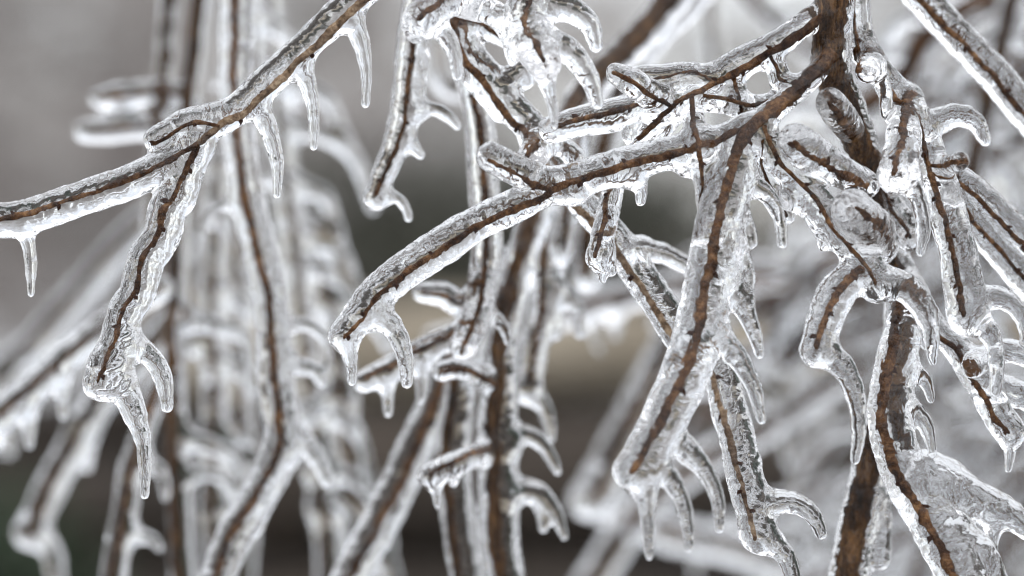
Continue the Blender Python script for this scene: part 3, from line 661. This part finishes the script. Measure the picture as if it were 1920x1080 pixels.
icy('iced_twig', 'blurred iced twig ending in an S-shaped hook at lower left', 150, [
    dict(p=[(330, 600), (260, 680), (185, 755), (122, 862), (80, 945), (58, 1000)], r=[5, 5, 4], ice=[28, 30, 30, 28], ic=[([(58, 995), (95, 1030), (108, 1090)], [28, 22, 16]), drop(160, 795, 80, 18)])], **FAR)
icy('iced_twig', 'soft iced twig below the lowest long icicle at left', 96, [
    dict(p=[(300, 720), (268, 810), (248, 880), (234, 960), (215, 1070), (205, 1170)], r=[6, 5.5, 5], ice=[22, 24, 26, 26], buds=110, ic=[hook(250, 880, 60, 1, 18), hook(240, 980, 60, 1, 18)])], **FAR)

# right: blurred stems and tangle behind the large branch
icy('iced_branch', 'blurred dark stem leaning at the right edge behind the corner twig', 150, [
    dict(p=[(1960, -190), (1905, -20), (1868, 110), (1838, 240), (1815, 360), (1800, 480)], r=[16, 15, 14, 12], ice=[24, 24, 24, 24], b=BARK_DARK, buds=180)], **FAR)
icy('iced_branch', 'blurred thin brown stem between the large branch and the corner twig', 190, [
    dict(p=[(1760, -150), (1735, 0), (1712, 90), (1692, 180), (1680, 280)], r=[10, 10, 9], ice=[20, 20, 22], b=BARK, buds=170)], **FAR)
icy('iced_branch', 'second brown stem beside the arching stem at the top edge', 110, [
    dict(p=[(1370, -130), (1300, -10), (1232, 60), (1180, 130), (1140, 240), (1110, 380), (1095, 520)], r=[15, 14, 12, 10], ice=[30, 30, 30, 28], b=BARK_DARK, buds=150, off=(6, 0))], **FAR)
icy('iced_twig', 'blurred upright ice rod above the upper left side twigs', 240, [
    dict(p=[(1325, -120), (1330, 40), (1340, 160), (1352, 280)], r=[6, 6, 5], ice=[24, 26, 26])], **FAR)
icy('iced_twig', 'blurred thick ice twig slanting left of the big limb tip', 190, [
    dict(p=[(1330, 540), (1262, 640), (1210, 740), (1165, 830), (1120, 920), (1105, 935)], r=[8, 7, 6], ice=[34, 38, 40, 40], ic=[drop(1130, 900, 60, 24)])], **FAR)
icy('iced_twig', 'blurred ice twig rising from the bottom edge under the limb tip', 220, [
    dict(p=[(1060, 1180), (1130, 1060), (1200, 960), (1290, 880), (1420, 810), (1560, 720), (1700, 640)], r=[8, 7, 6], ice=[34, 34, 32, 30])], **FAR)
icy('iced_twig', 'blurred ice twig sagging across the bottom edge right of centre', 260, [
    dict(p=[(1150, 960), (1260, 1000), (1360, 1020), (1470, 1060), (1580, 1110), (1700, 1180)], r=[8, 7, 6], ice=[34, 34, 32])], **FAR)
icy('iced_twig', 'blurred level ice arc behind the icicles of the big limb', 210, [
    dict(p=[(1330, 520), (1420, 500), (1500, 520), (1580, 570), (1660, 560), (1800, 520)], r=[7, 6, 5], ice=[24, 25, 24])], **FAR)

def thicket():
    V_, F_, TV, TF = [], [], [], []
    rs = random.Random(21); chains = []
    for i in range(70):
        z = rs.uniform(140, 330)
        x0 = rs.uniform(1440, 2250); y0 = rs.uniform(-100, 1150)
        if x0 < 1500 and y0 < 380: y0 += 420
        a = rs.choice((rs.uniform(2.2, 2.9), rs.uniform(2.3, 2.8), rs.uniform(1.2, 1.9), rs.uniform(0.2, 0.9))); L = rs.uniform(260, 560)
        pts = [P(x0 + math.cos(a) * L * (t - 0.5) + rs.uniform(-25, 25), y0 + math.sin(a) * L * (t - 0.5) + 60 * (t - 0.5) ** 2 + rs.uniform(-25, 25), z + 40 * t) for t in (0, 0.33, 0.66, 1)]
        c, r = curve(pts, [2.8, 3.5, 3.2], 6.0)
        r = r * (1 + 0.25 * noise3(c / 14, 50 + i)); V, F = tube(c, r, 8, i, 0.10); b = len(V_)
        V_ += (V / 1000 + (0, 0, H)).tolist(); F_ += [tuple(q + b for q in f) for f in F]
        V, F = tube(c, r * rs.choice((0.3, 0.45, 0.6)), 6, i, 0.10); b = len(TV)
        TV += (V / 1000 + (0, 0, H)).tolist(); TF += [tuple(q + b for q in f) for f in F]
        for j in range(rs.randint(2, 5)):
            s = c[rs.randrange(len(c))]; L2 = rs.uniform(14, 34); sd = rs.choice((-1, 1))
            hp = [s, s + (sd * L2 * .5, 0, 1), s + (sd * L2 * .85, 0, -L2 * .25), s + (sd * L2, 0, -L2 * .75)]
            cc, rr = curve(hp, [3.2, 2.8, 1.5], 5.0); V, F = tube(cc, rr, 7, j, 0.08); b = len(V_)
            V_ += (V / 1000 + (0, 0, H)).tolist(); F_ += [tuple(q + b for q in f) for f in F]
    o = mesh_obj('iced_thicket', V_, F_, ICE)
    tag(o, 'blurred tangle of ice-coated twigs filling the right background', 'thicket', kind='stuff')
    t = mesh_obj('twigs', TV, TF, BARK, o); t['kind'] = 'stuff'
thicket()
